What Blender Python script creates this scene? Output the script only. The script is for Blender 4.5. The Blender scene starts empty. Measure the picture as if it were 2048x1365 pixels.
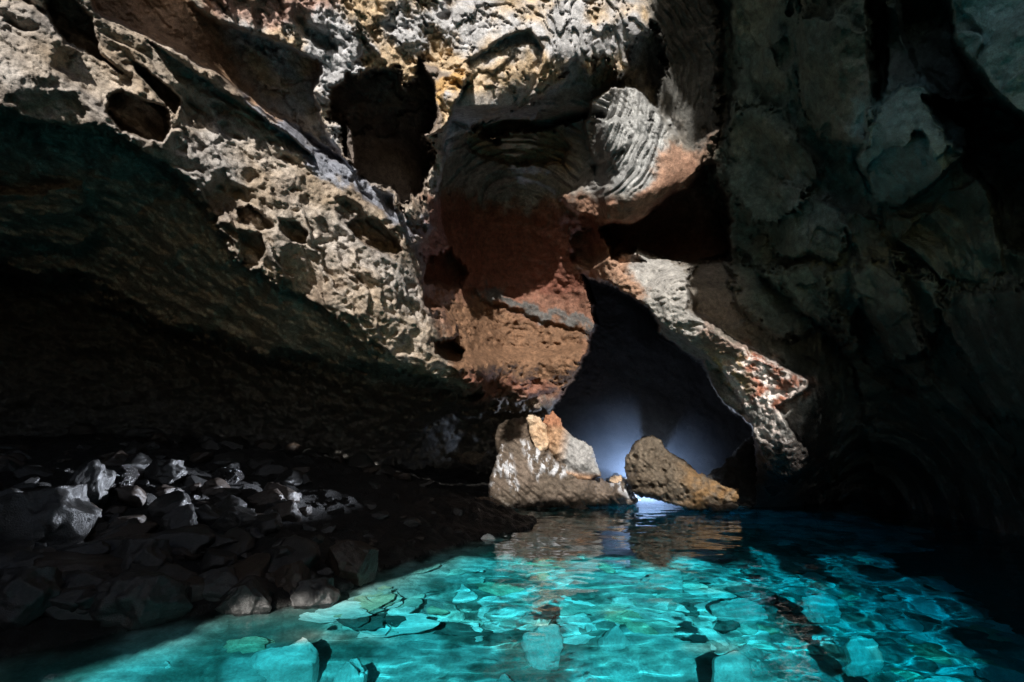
import bpy, bmesh, math
import numpy as np
from mathutils import Vector, Matrix

# ------------------------------------------------------------------ scene
sc = bpy.context.scene
COL = sc.collection
R = math.radians
F = 967.1                       # focal length in photo pixels (17 mm on a 36 mm sensor, 2048 wide)
PITCH = R(12.7)
CAM = np.array([0.0, 0.0, 1.7])
SUN_AZ, SUN_EL = R(5.0), R(26.0)   # the sun stands behind the camera, a little to its left
TO_SUN = np.array([-math.sin(SUN_AZ) * math.cos(SUN_EL), -math.cos(SUN_AZ) * math.cos(SUN_EL), math.sin(SUN_EL)])
REAR_Y = -5.0

def rays(px, py):
    u = (np.asarray(px, float) - 1024.0) / F
    v = (682.5 - np.asarray(py, float)) / F
    cp, sp = math.cos(PITCH), math.sin(PITCH)
    return np.stack([u, cp - v * sp, sp + v * cp], -1)

def at(px, py, Y):
    """world point seen in direction (px,py) at forward distance Y"""
    r = rays(px, py)
    return CAM + r * (np.asarray(Y, float) / r[..., 1])[..., None]

def on_plane(px, py, z=0.0):
    r = rays(px, py)
    return CAM + r * ((z - CAM[2]) / r[..., 2])[..., None]

# ------------------------------------------------------------------ noise
rng = np.random.default_rng(11)
PERM = rng.permutation(256).astype(np.int32)
PERM = np.concatenate([PERM, PERM, PERM])
G3 = rng.normal(size=(256, 3)); G3 /= np.linalg.norm(G3, axis=1)[:, None]
G3 = G3.astype(np.float32)
JIT = rng.random((256, 4)).astype(np.float32)

def perlin(p):
    p = np.asarray(p, np.float32)
    i = np.floor(p).astype(np.int32); f = p - i; i &= 255
    u = f * f * f * (f * (f * 6 - 15) + 10)
    out = np.zeros(len(p), np.float32)
    for dx in (0, 1):
        wx = u[:, 0] if dx else 1 - u[:, 0]
        hx = PERM[(i[:, 0] + dx) & 255]
        for dy in (0, 1):
            wy = wx * (u[:, 1] if dy else 1 - u[:, 1])
            hy = PERM[hx + ((i[:, 1] + dy) & 255)]
            for dz in (0, 1):
                w = wy * (u[:, 2] if dz else 1 - u[:, 2])
                g = G3[PERM[hy + ((i[:, 2] + dz) & 255)]]
                out += w * (g[:, 0] * (f[:, 0] - dx) + g[:, 1] * (f[:, 1] - dy) + g[:, 2] * (f[:, 2] - dz))
    return out * 1.7

def fbm(p, oct=4, gain=0.5, lac=2.03):
    a, s, out = 1.0, 1.0, 0
    for k in range(oct):
        out = out + a * perlin(p * s + 17.3 * k)
        a *= gain; s *= lac
    return out

def ridged(p, oct=4, gain=0.5):
    a, s, out = 1.0, 1.0, 0
    for k in range(oct):
        out = out + a * (1 - 2 * np.abs(perlin(p * s + 9.1 * k)))
        a *= gain; s *= 2.1
    return out

def cells(p):
    """F1, F2 and a random number per cell"""
    p = np.asarray(p, np.float32)
    i = np.floor(p).astype(np.int32); f = p - i
    f1 = np.full(len(p), 9.0, np.float32); f2 = f1.copy(); idr = np.zeros(len(p), np.float32)
    for dx in (-1, 0, 1):
        for dy in (-1, 0, 1):
            for dz in (-1, 0, 1):
                h = PERM[PERM[PERM[(i[:, 0] + dx) & 255] + ((i[:, 1] + dy) & 255)] + ((i[:, 2] + dz) & 255)]
                j = JIT[h]
                d = (dx + j[:, 0] - f[:, 0]) ** 2 + (dy + j[:, 1] - f[:, 1]) ** 2 + (dz + j[:, 2] - f[:, 2]) ** 2
                c = d < f1
                f2 = np.where(c, f1, np.minimum(f2, d))
                idr = np.where(c, j[:, 3], idr)
                f1 = np.where(c, d, f1)
    return np.sqrt(f1), np.sqrt(f2), idr

def pits(p, rmin=0.15, rmax=0.6, share=0.7):
    """hemispherical hollows, each with its own radius; result in units of the cell"""
    p = np.asarray(p, np.float32)
    i = np.floor(p).astype(np.int32); f = p - i
    out = np.zeros(len(p), np.float32)
    for dx in (-1, 0, 1):
        for dy in (-1, 0, 1):
            for dz in (-1, 0, 1):
                h = PERM[PERM[PERM[(i[:, 0] + dx) & 255] + ((i[:, 1] + dy) & 255)] + ((i[:, 2] + dz) & 255)]
                j = JIT[h]
                d = (dx + j[:, 0] - f[:, 0]) ** 2 + (dy + j[:, 1] - f[:, 1]) ** 2 + (dz + j[:, 2] - f[:, 2]) ** 2
                r = rmin + (rmax - rmin) * j[:, 3] ** 2
                r = np.where(JIT[(h + 31) & 255][:, 0] < share, r, 1e-3)
                q = np.clip(1 - d / (r * r), 0, 1)
                out = np.maximum(out, np.sqrt(q) * r)
    return out

def sstep(x):
    x = np.clip(x, 0, 1)
    return x * x * (3 - 2 * x)

def sdf(poly, X, Y):
    """distance to the outline, positive inside"""
    poly = np.asarray(poly, float)
    d2 = np.full(X.shape, 1e12); ins = np.zeros(X.shape, bool)
    for (ax, ay), (bx, by) in zip(poly, np.roll(poly, -1, 0)):
        ex, ey = bx - ax, by - ay
        t = np.clip(((X - ax) * ex + (Y - ay) * ey) / (ex * ex + ey * ey + 1e-9), 0, 1)
        d2 = np.minimum(d2, (X - ax - t * ex) ** 2 + (Y - ay - t * ey) ** 2)
        if ay != by:
            ins ^= ((ay > Y) != (by > Y)) & (X < (bx - ax) * (Y - ay) / (by - ay) + ax)
    d = np.sqrt(d2)
    return np.where(ins, d, -d)

def soft_mask(poly, X, Y, soft):
    poly = np.asarray(poly, float)
    out = np.zeros(X.shape)
    m = (X > poly[:, 0].min() - soft) & (X < poly[:, 0].max() + soft) & (Y > poly[:, 1].min() - soft) & (Y < poly[:, 1].max() + soft)
    out[m] = sstep(sdf(poly, X[m], Y[m]) / (2 * soft) + 0.5)
    return out

# ------------------------------------------------------------------ objects
def tag(o, label=None, cat=None, group=None, kind=None):
    if label: o['label'] = label
    if cat: o['category'] = cat
    if group: o['group'] = group
    if kind: o['kind'] = kind
    return o

def make_mesh(name, V, Q, col=None, wet=None, smooth=True):
    V = np.ascontiguousarray(V, np.float32); Q = np.ascontiguousarray(Q, np.int32)
    me = bpy.data.meshes.new(name)
    n = Q.shape[1]
    me.vertices.add(len(V)); me.vertices.foreach_set('co', V.ravel())
    me.loops.add(Q.size); me.loops.foreach_set('vertex_index', Q.ravel())
    me.polygons.add(len(Q))
    me.polygons.foreach_set('loop_start', np.arange(0, Q.size, n, dtype=np.int32))
    me.polygons.foreach_set('loop_total', np.full(len(Q), n, np.int32))
    if smooth: me.polygons.foreach_set('use_smooth', np.ones(len(Q), bool))
    me.update(calc_edges=True)
    if col is not None:
        a = me.attributes.new('rock_colour', 'FLOAT_COLOR', 'POINT')
        c4 = np.ones((len(V), 4), np.float32); c4[:, :3] = col
        a.data.foreach_set('color', c4.ravel())
    if wet is not None:
        a = me.attributes.new('wetness', 'FLOAT', 'POINT')
        a.data.foreach_set('value', np.ascontiguousarray(wet, np.float32))
    return me

def link(name, me, mat, parent=None):
    o = bpy.data.objects.new(name, me); COL.objects.link(o)
    if mat and not me.materials: me.materials.append(mat)
    if parent: o.parent = parent
    return o

# ------------------------------------------------------------------ materials
def node(nt, t, **kw):
    n = nt.nodes.new(t)
    for k, v in kw.items():
        if k in n.inputs: n.inputs[k].default_value = v
        else: setattr(n, k, v)
    return n

def rock_material(name, colour=None, wet=None, bump=0.5, scale=1.0, speck=0.5):
    m = bpy.data.materials.new(name); m.use_nodes = True
    nt = m.node_tree; nt.nodes.clear(); L = nt.links.new
    out = node(nt, 'ShaderNodeOutputMaterial'); bs = node(nt, 'ShaderNodeBsdfPrincipled')
    L(bs.outputs[0], out.inputs[0])
    tc = node(nt, 'ShaderNodeTexCoord')
    if colour is None:
        at_ = node(nt, 'ShaderNodeAttribute', attribute_name='rock_colour'); base = at_.outputs['Color']
    else:
        c = node(nt, 'ShaderNodeRGB'); c.outputs[0].default_value = (*colour, 1); base = c.outputs[0]
    n1 = node(nt, 'ShaderNodeTexNoise', Scale=7.0 * scale, Detail=8.0, Roughness=0.68)
    L(tc.outputs['Object'], n1.inputs['Vector'])
    mr = node(nt, 'ShaderNodeMapRange'); L(n1.outputs[0], mr.inputs[0])
    mr.inputs[1].default_value = 0.3; mr.inputs[2].default_value = 0.7
    mr.inputs[3].default_value = 1 - speck; mr.inputs[4].default_value = 1 + speck
    mx = node(nt, 'ShaderNodeMix', data_type='RGBA', blend_type='MULTIPLY'); mx.inputs[0].default_value = 1
    L(base, mx.inputs[6]); L(mr.outputs[0], mx.inputs[7])
    L(mx.outputs[2], bs.inputs['Base Color'])
    n4 = node(nt, 'ShaderNodeTexNoise', Scale=42.0 * scale, Detail=6.0, Roughness=0.75); L(tc.outputs['Object'], n4.inputs['Vector'])
    m4 = node(nt, 'ShaderNodeMapRange'); L(n4.outputs[0], m4.inputs[0]); m4.inputs[1].default_value = 0.3; m4.inputs[2].default_value = 0.7; m4.inputs[3].default_value = 1 - 0.8 * speck; m4.inputs[4].default_value = 1 + 0.8 * speck
    mx4 = node(nt, 'ShaderNodeMix', data_type='RGBA', blend_type='MULTIPLY'); mx4.inputs[0].default_value = 1; L(mx.outputs[2], mx4.inputs[6]); L(m4.outputs[0], mx4.inputs[7])
    L(mx4.outputs[2], bs.inputs['Base Color'])
    n2 = node(nt, 'ShaderNodeTexNoise', Scale=26.0 * scale, Detail=10.0, Roughness=0.72)
    n3 = node(nt, 'ShaderNodeTexVoronoi', Scale=17.0 * scale)
    L(tc.outputs['Object'], n2.inputs['Vector']); L(tc.outputs['Object'], n3.inputs['Vector'])
    ad = node(nt, 'ShaderNodeMath', operation='MULTIPLY_ADD'); L(n3.outputs['Distance'], ad.inputs[0]); ad.inputs[1].default_value = 0.35
    L(n2.outputs[0], ad.inputs[2])
    bp = node(nt, 'ShaderNodeBump', Strength=bump, Distance=0.05); L(ad.outputs[0], bp.inputs['Height'])
    L(bp.outputs[0], bs.inputs['Normal'])
    if wet is None:
        aw = node(nt, 'ShaderNodeAttribute', attribute_name='wetness'); wsock = aw.outputs['Fac']
    else:
        w = node(nt, 'ShaderNodeValue'); w.outputs[0].default_value = wet; wsock = w.outputs[0]
    rr = node(nt, 'ShaderNodeMapRange'); L(wsock, rr.inputs[0]); rr.inputs[3].default_value = 0.85; rr.inputs[4].default_value = 0.22
    L(rr.outputs[0], bs.inputs['Roughness'])
    rs = node(nt, 'ShaderNodeMapRange'); L(wsock, rs.inputs[0]); rs.inputs[3].default_value = 0.2; rs.inputs[4].default_value = 0.6
    L(rs.outputs[0], bs.inputs['Specular IOR Level'])
    return m

M_WALL = rock_material('cave rock', bump=0.55)
M_BOULDER = rock_material('boulder rock', bump=0.5, scale=1.3)
M_BEACH = rock_material('wet dark beach rock', colour=(0.030, 0.0295, 0.029), wet=0.85, bump=0.35, speck=0.75, scale=1.6)
M_BEACH2 = rock_material('damp brown beach rock', colour=(0.042, 0.032, 0.026), wet=0.75, bump=0.35, speck=0.75, scale=1.3)
M_BEACH3 = rock_material('rough pitted beach rock', colour=(0.026, 0.024, 0.024), wet=0.95, bump=1.0, scale=1.0)
M_GRAVEL = rock_material('wet beach gravel', wet=0.45, bump=1.0, scale=2.2)
M_SAND = rock_material('sea floor', bump=0.4, scale=0.8, speck=0.35)
M_PALE = rock_material('pale submerged stone', colour=(0.86, 0.87, 0.84), wet=0.0, bump=0.3, speck=0.25)
M_PALE2 = rock_material('grey green submerged stone', colour=(0.50, 0.56, 0.50), wet=0.0, bump=0.3, speck=0.4)
M_PALE3 = rock_material('ochre submerged stone', colour=(0.58, 0.55, 0.40), wet=0.0, bump=0.3, speck=0.4)
M_DARKST = rock_material('dark submerged stone', colour=(0.10, 0.13, 0.12), wet=0.0, bump=0.4, speck=0.4)

def water_material():
    m = bpy.data.materials.new('clear sea water'); m.use_nodes = True
    nt = m.node_tree; nt.nodes.clear(); L = nt.links.new
    out = node(nt, 'ShaderNodeOutputMaterial')
    ge = node(nt, 'ShaderNodeNewGeometry')
    dt = node(nt, 'ShaderNodeVectorMath', operation='DOT_PRODUCT'); L(ge.outputs['Normal'], dt.inputs[0]); L(ge.outputs['Incoming'], dt.inputs[1])
    ab = node(nt, 'ShaderNodeMath', operation='ABSOLUTE'); L(dt.outputs['Value'], ab.inputs[0])
    om = node(nt, 'ShaderNodeMath', operation='SUBTRACT', use_clamp=True); om.inputs[0].default_value = 1; L(ab.outputs[0], om.inputs[1])
    pw = node(nt, 'ShaderNodeMath', operation='POWER'); L(om.outputs[0], pw.inputs[0]); pw.inputs[1].default_value = 5.0
    fr = node(nt, 'ShaderNodeMath', operation='MULTIPLY_ADD'); L(pw.outputs[0], fr.inputs[0]); fr.inputs[1].default_value = 0.98; fr.inputs[2].default_value = 0.02
    tint = node(nt, 'ShaderNodeAttribute', attribute_name='rock_colour')      # what the depth of water at this spot lets through
    rf = node(nt, 'ShaderNodeBsdfRefraction', Roughness=0.0, IOR=1.33); L(tint.outputs['Color'], rf.inputs['Color'])
    gl = node(nt, 'ShaderNodeBsdfGlossy', Roughness=0.0)
    mx = node(nt, 'ShaderNodeMixShader'); L(fr.outputs[0], mx.inputs[0]); L(rf.outputs[0], mx.inputs[1]); L(gl.outputs[0], mx.inputs[2])
    L(mx.outputs[0], out.inputs[0])
    return m

# ------------------------------------------------------------------ the cave walls: one relief of the whole chamber
STEP = 2.5                      # photo pixels per vertex (about 1.25 render pixels)
gx = np.arange(-300, 2350, STEP); gy = np.arange(-230, 1240, STEP)
NX, NY = len(gx), len(gy)
PX, PY = np.meshgrid(gx, gy); PX = PX.ravel(); PY = PY.ravel()

CTRL = [  # px, py, forward distance
 (-300,-200,5.2),(-300,200,5.6),(-300,600,8),(-300,900,9),(-300,1200,9),
 (0,-200,5.3),(0,100,5.6),(0,230,5.9),(0,400,7.6),(0,530,9.3),(0,620,10.0),(0,800,10.5),(0,1000,10.8),(0,1200,10.8),
 (200,200,6.3),(250,300,6.7),(250,430,8.4),(400,250,7.3),(300,600,10.6),(300,800,12.3),(300,1000,12.5),
 (450,500,8.4),(430,425,7.9),(560,560,8.9),(650,610,9.5),(450,610,10.4),(600,350,8.6),(620,560,9.6),(800,450,10.0),(840,600,11.0),(640,720,11.8),(600,800,13.0),(600,1000,14),
 (860,735,11.7),(740,690,10.5),(950,775,12.9),(900,820,15.5),(900,1000,17),
 (300,-200,5.6),(300,50,6.4),(500,-200,6.6),(500,60,7.4),(700,-200,7.6),(720,20,8.3),(640,180,8.6),
 (1000,-200,8.7),(1000,20,9.3),(880,140,9.6),(1100,120,9.8),(1250,-200,9.2),(1270,60,10.0),
 (980,235,10.5),(1000,325,12.2),(1100,175,10.5),(1100,295,12.1),(1200,300,11.9),(1350,300,11.8),(1420,280,11.8),(950,400,13.1),(1000,500,14.6),(1100,480,14.0),
 (960,600,14.6),(1150,600,15.0),(1000,700,14.6),(1150,700,14.8),(1280,400,11.9),(1200,425,12.5),(1330,350,11.6),(980,780,14.8),
 (1250,540,13.4),(1350,560,12.6),(1330,505,14.6),(1450,690,12.4),(1590,760,11.8),(1580,900,12.3),(1500,830,13.2),
 (1400,50,10.4),(1450,200,11.2),(1500,400,12.4),(1500,550,12.6),(1600,100,8.8),(1620,300,9.8),(1620,550,11.4),(1680,720,12.2),(1720,850,13.2),(1700,985,17),
 (1500,-200,7.6),(1800,-200,6.0),(2050,-200,5.9),(2350,-200,5.7),(1800,100,7.6),(1820,300,8.2),(1820,560,9.8),(1850,760,10.8),(1850,900,12.6),(1850,1010,14.0),
 (2040,80,6.5),(2040,350,6.9),(2040,650,7.9),(2040,900,9.3),(2040,1060,10.2),(2350,100,5.6),(2350,500,5.8),(2350,900,6.4),(2350,1240,6.8),(2040,1240,10.2),(1700,1240,17),
 (1300,800,17),(1300,1000,18),(1060,860,16.6),(1060,1000,17.6),(1000,1240,18),(500,1240,15)]
C = np.array(CTRL, float); cx, cy, cv = C[:, 0] / 1000, C[:, 1] / 1000, np.log(C[:, 2])
def tps_k(r2): return 0.5 * r2 * np.log(r2 + 1e-12)
n = len(C)
A = np.zeros((n + 3, n + 3)); A[:n, :n] = tps_k((cx[:, None] - cx) ** 2 + (cy[:, None] - cy) ** 2) + np.eye(n) * 2e-4
A[:n, n:] = np.stack([np.ones(n), cx, cy], 1); A[n:, :n] = A[:n, n:].T
W = np.linalg.solve(A, np.concatenate([cv, [0, 0, 0]]))
D = W[n] + W[n + 1] * PX / 1000 + W[n + 2] * PY / 1000
for k in range(n):
    D += W[k] * tps_k((PX / 1000 - cx[k]) ** 2 + (PY / 1000 - cy[k]) ** 2)
D = np.clip(np.exp(D), 3.6, 24)

P0 = at(PX, PY, D).astype(np.float32)
# outlines are roughened in the rock itself
wx = fbm(P0 * 1.1, 6, 0.68); wy = fbm(P0 * 1.1 + 40, 6, 0.68)
def feat(poly, d, soft=6, jag=10, absolute=False):
    global D
    m = soft_mask(poly, PX + jag * wx, PY + jag * wy, soft)
    D = D * (1 - m) + d * m if absolute else D + d * m
    return m

# left wall: undercuts below the lit belly, pockets, upper ledges
feat([(-320,215),(0,222),(110,238),(210,270),(330,335),(430,440),(470,525),(560,575),(640,625),(740,705),(850,770),(1000,800),(1100,830),(1100,1240),(-320,1240)], 0.7, 10, 12)
feat([(-320,520),(0,535),(160,560),(300,640),(420,690),(640,730),(780,745),(900,790),(1060,830),(1060,1240),(-320,1240)], 1.6, 22, 16)
feat([(-20,390),(90,375),(165,372),(160,425),(200,460),(140,500),(-20,480)], -0.5, 6, 10)
feat([(215,195),(245,180),(330,212),(342,250),(325,285),(290,280),(235,262),(212,225)], 0.6, 3, 8)
feat([(75,-40),(135,-20),(185,40),(205,105),(245,145),(190,112),(135,85),(108,45)], 0.6, 4, 6)
feat([(265,120),(300,140),(360,200),(350,235),(310,180),(272,140)], 0.45, 3, 5)
ledge = feat([(130,-240),(360,-240),(380,0),(430,40),(520,70),(640,125),(625,180),(640,240),(690,330),(660,322),(600,280),(540,235),(470,175),(380,115),(280,70),(190,25)], 0.9, 5, 6)
feat([(300,60),(420,130),(520,205),(640,300),(625,310),(500,215),(400,150),(290,75)], -0.35, 4, 4)
feat([(695,447),(715,437),(752,440),(790,475),(805,500),(790,508),(755,505),(715,480)], 0.7, 3, 6)
feat([(474,415),(500,410),(545,440),(552,455),(520,462),(480,445)], 0.45, 2.5, 5)
feat([(476,462),(520,470),(530,500),(515,535),(480,530)], 0.45, 5, 5)
feat([(560,437),(590,445),(612,465),(610,485),(585,480),(565,460)], 0.4, 2.5, 5)
# scalloped runnels on the lit belly
sc_m = soft_mask([(450,430),(620,440),(700,520),(820,560),(850,640),(800,700),(700,640),(520,560)], PX, PY, 30)
s_ = (PX * 0.80 + PY * -0.35) / 34.0 + 0.8 * fbm(P0 * 0.9 + 7, 3)
fr_ = s_ - np.floor(s_)
D -= sc_m * 0.22 * (np.where(fr_ < 0.86, fr_ / 0.86, (1 - fr_) / 0.14) - 0.5)
# ceiling lip, the black chamber behind it, the hanging fin
feat([(930,255),(1010,215),(1060,205),(1110,165),(1145,115),(1180,145),(1215,110),(1240,165),(1260,90),(1300,40),(1330,160),(1300,230),(1180,240),(1000,280)], 0.9, 4, 14)
feat([(905,130),(960,105),(1010,72),(1060,62),(1085,100),(1075,165),(1055,205),(1000,235),(930,258),(900,245),(930,180)], 0.25, 4, 5)
cav = feat([(652,172),(690,160),(705,135),(735,150),(790,130),(812,180),(835,118),(880,120),(905,150),(890,210),(870,262),(852,275),(862,310),(850,372),(815,412),(800,402),(780,380),(720,355),(700,330),(680,270),(655,240)], 2.5, 5, 14)
feat([(838,122),(885,118),(932,115),(940,150),(925,190),(900,235),(880,262),(858,272),(874,215),(868,170)], 9.45, 3, 6, True)
feat([(690,250),(705,260),(715,300),(708,330),(695,320)], -2.0, 2.5, 6)
feat([(788,385),(797,388),(800,412),(790,415)], -1.6, 2.5, 3)
# right edge of the left wall stands in front of the chamber behind
leftmass = [(-320,-240),(900,-240),(905,130),(938,150),(930,185),(897,240),(886,300),(884,350),(868,400),(858,455),(848,482),(822,488),(836,520),(850,570),(853,610),(880,618),(910,640),(916,668),(890,682),(872,690),(870,708),(885,722),(930,735),(1000,770),(1080,800),(1080,1260),(-320,1260)]
notleft = 1 - soft_mask(leftmass, PX + 5 * wx, PY + 5 * wy, 3)
inchamber = soft_mask([(820,230),(1200,230),(1200,700),(900,720),(860,690),(815,480),(850,300)], PX, PY, 20)
D += notleft * inchamber * 1.3
feat([(872,690),(905,682),(930,700),(925,722),(890,722),(872,710)], 1.0, 3, 4)
feat([(600,262),(650,292),(705,340),(780,398),(850,455),(850,478),(768,428),(690,362),(640,312)], 0.3, 3, 4)
# folded bulge, black hollow below it, spike
feat([(1185,205),(1230,170),(1275,180),(1345,262),(1382,292),(1436,262),(1425,318),(1370,362),(1275,442),(1190,440),(1150,420),(1120,395),(1180,372),(1195,330),(1175,270)], -0.9, 4, 6)
feat([(1195,255),(1235,238),(1262,268),(1250,300),(1215,312),(1195,290)], -0.25, 5, 5)
feat([(1180,330),(1222,318),(1236,345),(1222,372),(1192,368)], 0.4, 4, 4)
feat([(1205,452),(1275,446),(1380,372),(1424,322),(1450,400),(1462,520),(1392,530),(1275,500),(1225,515)], 2.6, 5, 8)
feat([(930,262),(1030,240),(1110,262),(1140,300),(1120,330),(1040,330),(960,318),(930,290)], 0.35, 4, 8)
# back wall: red scoop, grey ledge, orange honeycomb wall
feat([(845,505),(900,500),(930,540),(920,575),(870,570),(850,560)], 1.3, 8, 8)
feat([(950,575),(1050,600),(1130,632),(1192,655),(1188,668),(1110,648),(1040,622),(960,600)], -0.5, 4, 5)
feat([(930,600),(1040,625),(1110,650),(1185,668),(1178,705),(1140,768),(1060,795),(960,780),(900,730),(930,700),(925,650)], -0.15, 5, 6)
feat([(1140,470),(1190,455),(1210,500),(1180,540),(1145,520)], 0.6, 5, 8)
# the deep passage
deep = feat([(1172,556),(1215,566),(1262,590),(1290,612),(1318,650),(1322,672),(1400,720),(1430,790),(1500,850),(1512,930),(1505,1010),(1505,1260),(1080,1260),(1085,880),(1112,805),(1135,772),(1178,705),(1192,655),(1176,590)], 25.0, 4, 6, True)
# spur
feat([(1182,540),(1215,512),(1272,505),(1335,515),(1382,532),(1375,565),(1372,620),(1400,642),(1440,655),(1490,690),(1500,715),(1560,735),(1605,750),(1625,770),(1600,790),(1555,815),(1600,880),(1640,925),(1620,940),(1560,958),(1540,930),(1505,880),(1500,835),(1440,735),(1330,655),(1290,612),(1262,590),(1215,566)], -0.9, 3, 5)
feat([(1375,560),(1390,620),(1500,700),(1620,760),(1650,850),(1660,980),(1760,980),(1700,700),(1480,500),(1400,520)], 0.6, 6, 8)
feat([(1222,510),(1262,508),(1290,525),(1240,530)], 0.4, 2.5, 4)
# right wall pilasters and blocks
feat([(1585,-240),(1740,-240),(1745,100),(1755,230),(1730,300),(1640,270),(1595,180),(1600,60)], -0.5, 7, 10)
feat([(1735,-240),(1760,-240),(1775,110),(1760,190),(1750,240),(1735,120)], 0.9, 5, 6)
feat([(1900,-240),(2360,-240),(2360,160),(2060,240),(1990,180),(1930,110),(1905,30)], -0.6, 7, 8)
feat([(1780,-240),(1890,-240),(1915,100),(1960,180),(1890,180),(1830,130),(1800,60)], 0.9, 8, 8)
feat([(1735,225),(1800,170),(1850,180),(1935,260),(1935,300),(1880,360),(1800,410),(1760,400),(1715,320),(1740,270)], -0.8, 5, 8)
feat([(1850,200),(1990,200),(2120,280),(2120,520),(2020,500),(1960,350),(1900,280)], 1.2, 10, 10)
feat([(1800,480),(1890,390),(1960,355),(2000,400),(2010,540),(1960,565),(1880,560)], -0.2, 4, 6)
feat([(1420,-240),(1460,-240),(1465,180),(1455,260),(1430,300),(1440,120)], 0.5, 10, 10)
feat([(1620,560),(1780,500),(1900,600),(1840,780),(1700,700)], -0.4, 14, 20)
feat([(1455,215),(1560,210),(1640,330),(1605,420),(1500,450),(1455,400)], -0.5, 8, 14)
feat([(1480,400),(1600,365),(1705,430),(1665,520),(1560,510)], -0.35, 8, 14)
feat([(1460,525),(1640,540),(1680,640),(1560,690),(1470,620)], -0.45, 10, 16)
feat([(1700,420),(1760,440),(1800,560),(1860,700),(1780,730),(1700,600)], -0.55, 8, 12)
feat([(1880,600),(2060,560),(2200,700),(2150,860),(1960,820)], -0.5, 12, 16)
feat([(1700,640),(1720,600),(1780,700),(1830,790),(1790,790),(1730,720)], 0.6, 8, 10)

# ------------------------------------------------ surface relief in the rock's own coordinates
P = at(PX, PY, D).astype(np.float32)
T = lambda poly, s=25: soft_mask(poly, PX + 18 * wx, PY + 18 * wy, s * 1.5)
m_left = soft_mask(leftmass, PX, PY, 6) * (1 - cav)
m_right = T([(1440,-260),(2400,-260),(2400,1260),(1520,1260),(1650,900),(1500,650),(1430,400)], 30)
m_ceil = T([(360,-260),(1300,-260),(1300,60),(1250,170),(1080,180),(930,260),(640,300),(470,130)], 15)
m_fold = T([(890,265),(1000,250),(1080,205),(1180,190),(1280,170),(1350,260),(1345,300),(1280,380),(1210,390),(1130,380),(1050,420),(880,380)], 12)
m_back = T([(850,380),(1230,400),(1240,560),(1190,800),(960,800),(850,600)], 15)
m_spur_end = T([(1420,715),(1490,700),(1640,760),(1560,830),(1640,930),(1560,960),(1500,880)], 12)
m_orange = T([(880,610),(950,600),(1100,645),(1190,665),(1140,775),(1000,790),(900,740)], 10)
m_belly = T([(640,440),(830,490),(860,600),(850,700),(940,760),(860,750),(740,680),(640,560)], 20)
m_upleft = T([(-320,-260),(90,-10),(200,130),(380,190),(520,280),(660,330),(850,470),(640,440),(480,410),(300,320),(0,215),(-320,215)], 15)

disp = np.zeros(len(P), np.float32)
disp += 0.22 * fbm(P * 0.55, 3) * (1 - 0.5 * m_left)
# bedding that dips to the right on the left wall
q = np.stack([P[:, 0] * 0.35 + P[:, 1] * 0.15, P[:, 1] * 0.35, (P[:, 2] + 0.62 * P[:, 0] + 0.1 * P[:, 1]) * 2.4], 1)
mid_l = pits(P * np.array([1.4, 1.4, 2.6], np.float32) + 3.3, 0.15, 0.6, 0.7) / 2.0
low = soft_mask([(-320,215),(0,222),(110,238),(210,270),(330,335),(430,440),(470,525),(560,575),(640,625),(740,705),(850,770),(1000,800),(1100,830),(1100,1300),(-320,1300)], PX, PY, 20)
disp += 0.04 * ridged(q, 3, 0.42) * (0.3 + 0.7 * m_left) * (1 - low)
disp += low * (0.24 * fbm(P * 1.3 + 61, 5, 0.55) + 0.5 * mid_l + 0.10 * ridged(P * np.array([1.6, 1.2, 3.2], np.float32) + 4, 4, 0.5))
wrp = 0.22 * np.stack([fbm(P * 1.8 + 5, 3), fbm(P * 1.8 + 25, 3), fbm(P * 1.8 + 45, 3)], 1)
bed = np.stack([P[:, 0] * 0.8 - P[:, 2] * 0.45 + 0.3 * P[:, 1], P[:, 1] * 0.7, P[:, 2] * 1.35 + P[:, 0] * 0.85], 1)
h1, h2, hr = cells(bed * 1.05 + wrp); k1, k2, kr = cells(bed * 2.5 + 2 * wrp + 7); j1, j2, jr = cells(bed * 6.0 + 3 * wrp + 3)
cl2 = np.clip(0.55 + 1.5 * fbm(P * 0.7 + 91, 2), 0, 1)
disp += m_left * (1 - low) * (1 - ledge) * (0.42 * hr * sstep((h2 - h1) * 1.9) + 0.24 * kr * cl2 * sstep((k2 - k1) * 1.8) + 0.075 * jr * np.clip(cl2 * 0.7 + m_belly, 0, 1) * sstep((j2 - j1) * 1.8))
m_sb = T([(1215,515),(1382,532),(1372,620),(1490,690),(1430,740),(1290,612),(1190,545)], 8)
disp += m_sb * (0.14 * (kr - 0.5) + 0.07 * ridged(P * np.array([2.2, 2.2, 4.5], np.float32) + 2, 4, 0.6))
disp += (m_orange + m_spur_end) * (0.16 * kr * sstep((k2 - k1) * 1.8) + 0.08 * jr * sstep((j2 - j1) * 1.8))
# broken bedding ledges on the sunlit belly
tq = (P[:, 2] + 0.60 * P[:, 0] + 0.1 * P[:, 1]) * 1.7 + 1.1 * fbm(P * 0.7 + 13, 3) + 0.25 * fbm(P * 3.0 + 3, 2)
ft = tq - np.floor(tq)
disp += m_left * (1 - low) * (1 - ledge) * 0.17 * np.clip(0.6 + fbm(P * 0.9 + 71, 2), 0, 1) * np.where(ft < 0.85, -ft / 0.85, -(1 - ft) / 0.15)
disp += 0.045 * fbm(P * 2.2 + 3, 5, 0.5)
rough = np.clip(0.35 + 0.65 * m_left + 0.6 * m_orange + 0.4 * m_back + m_spur_end - 0.3 * m_fold, 0, 1.4)
disp += 0.020 * rough * ridged(P * 9.0 + 5, 3, 0.6)
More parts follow.
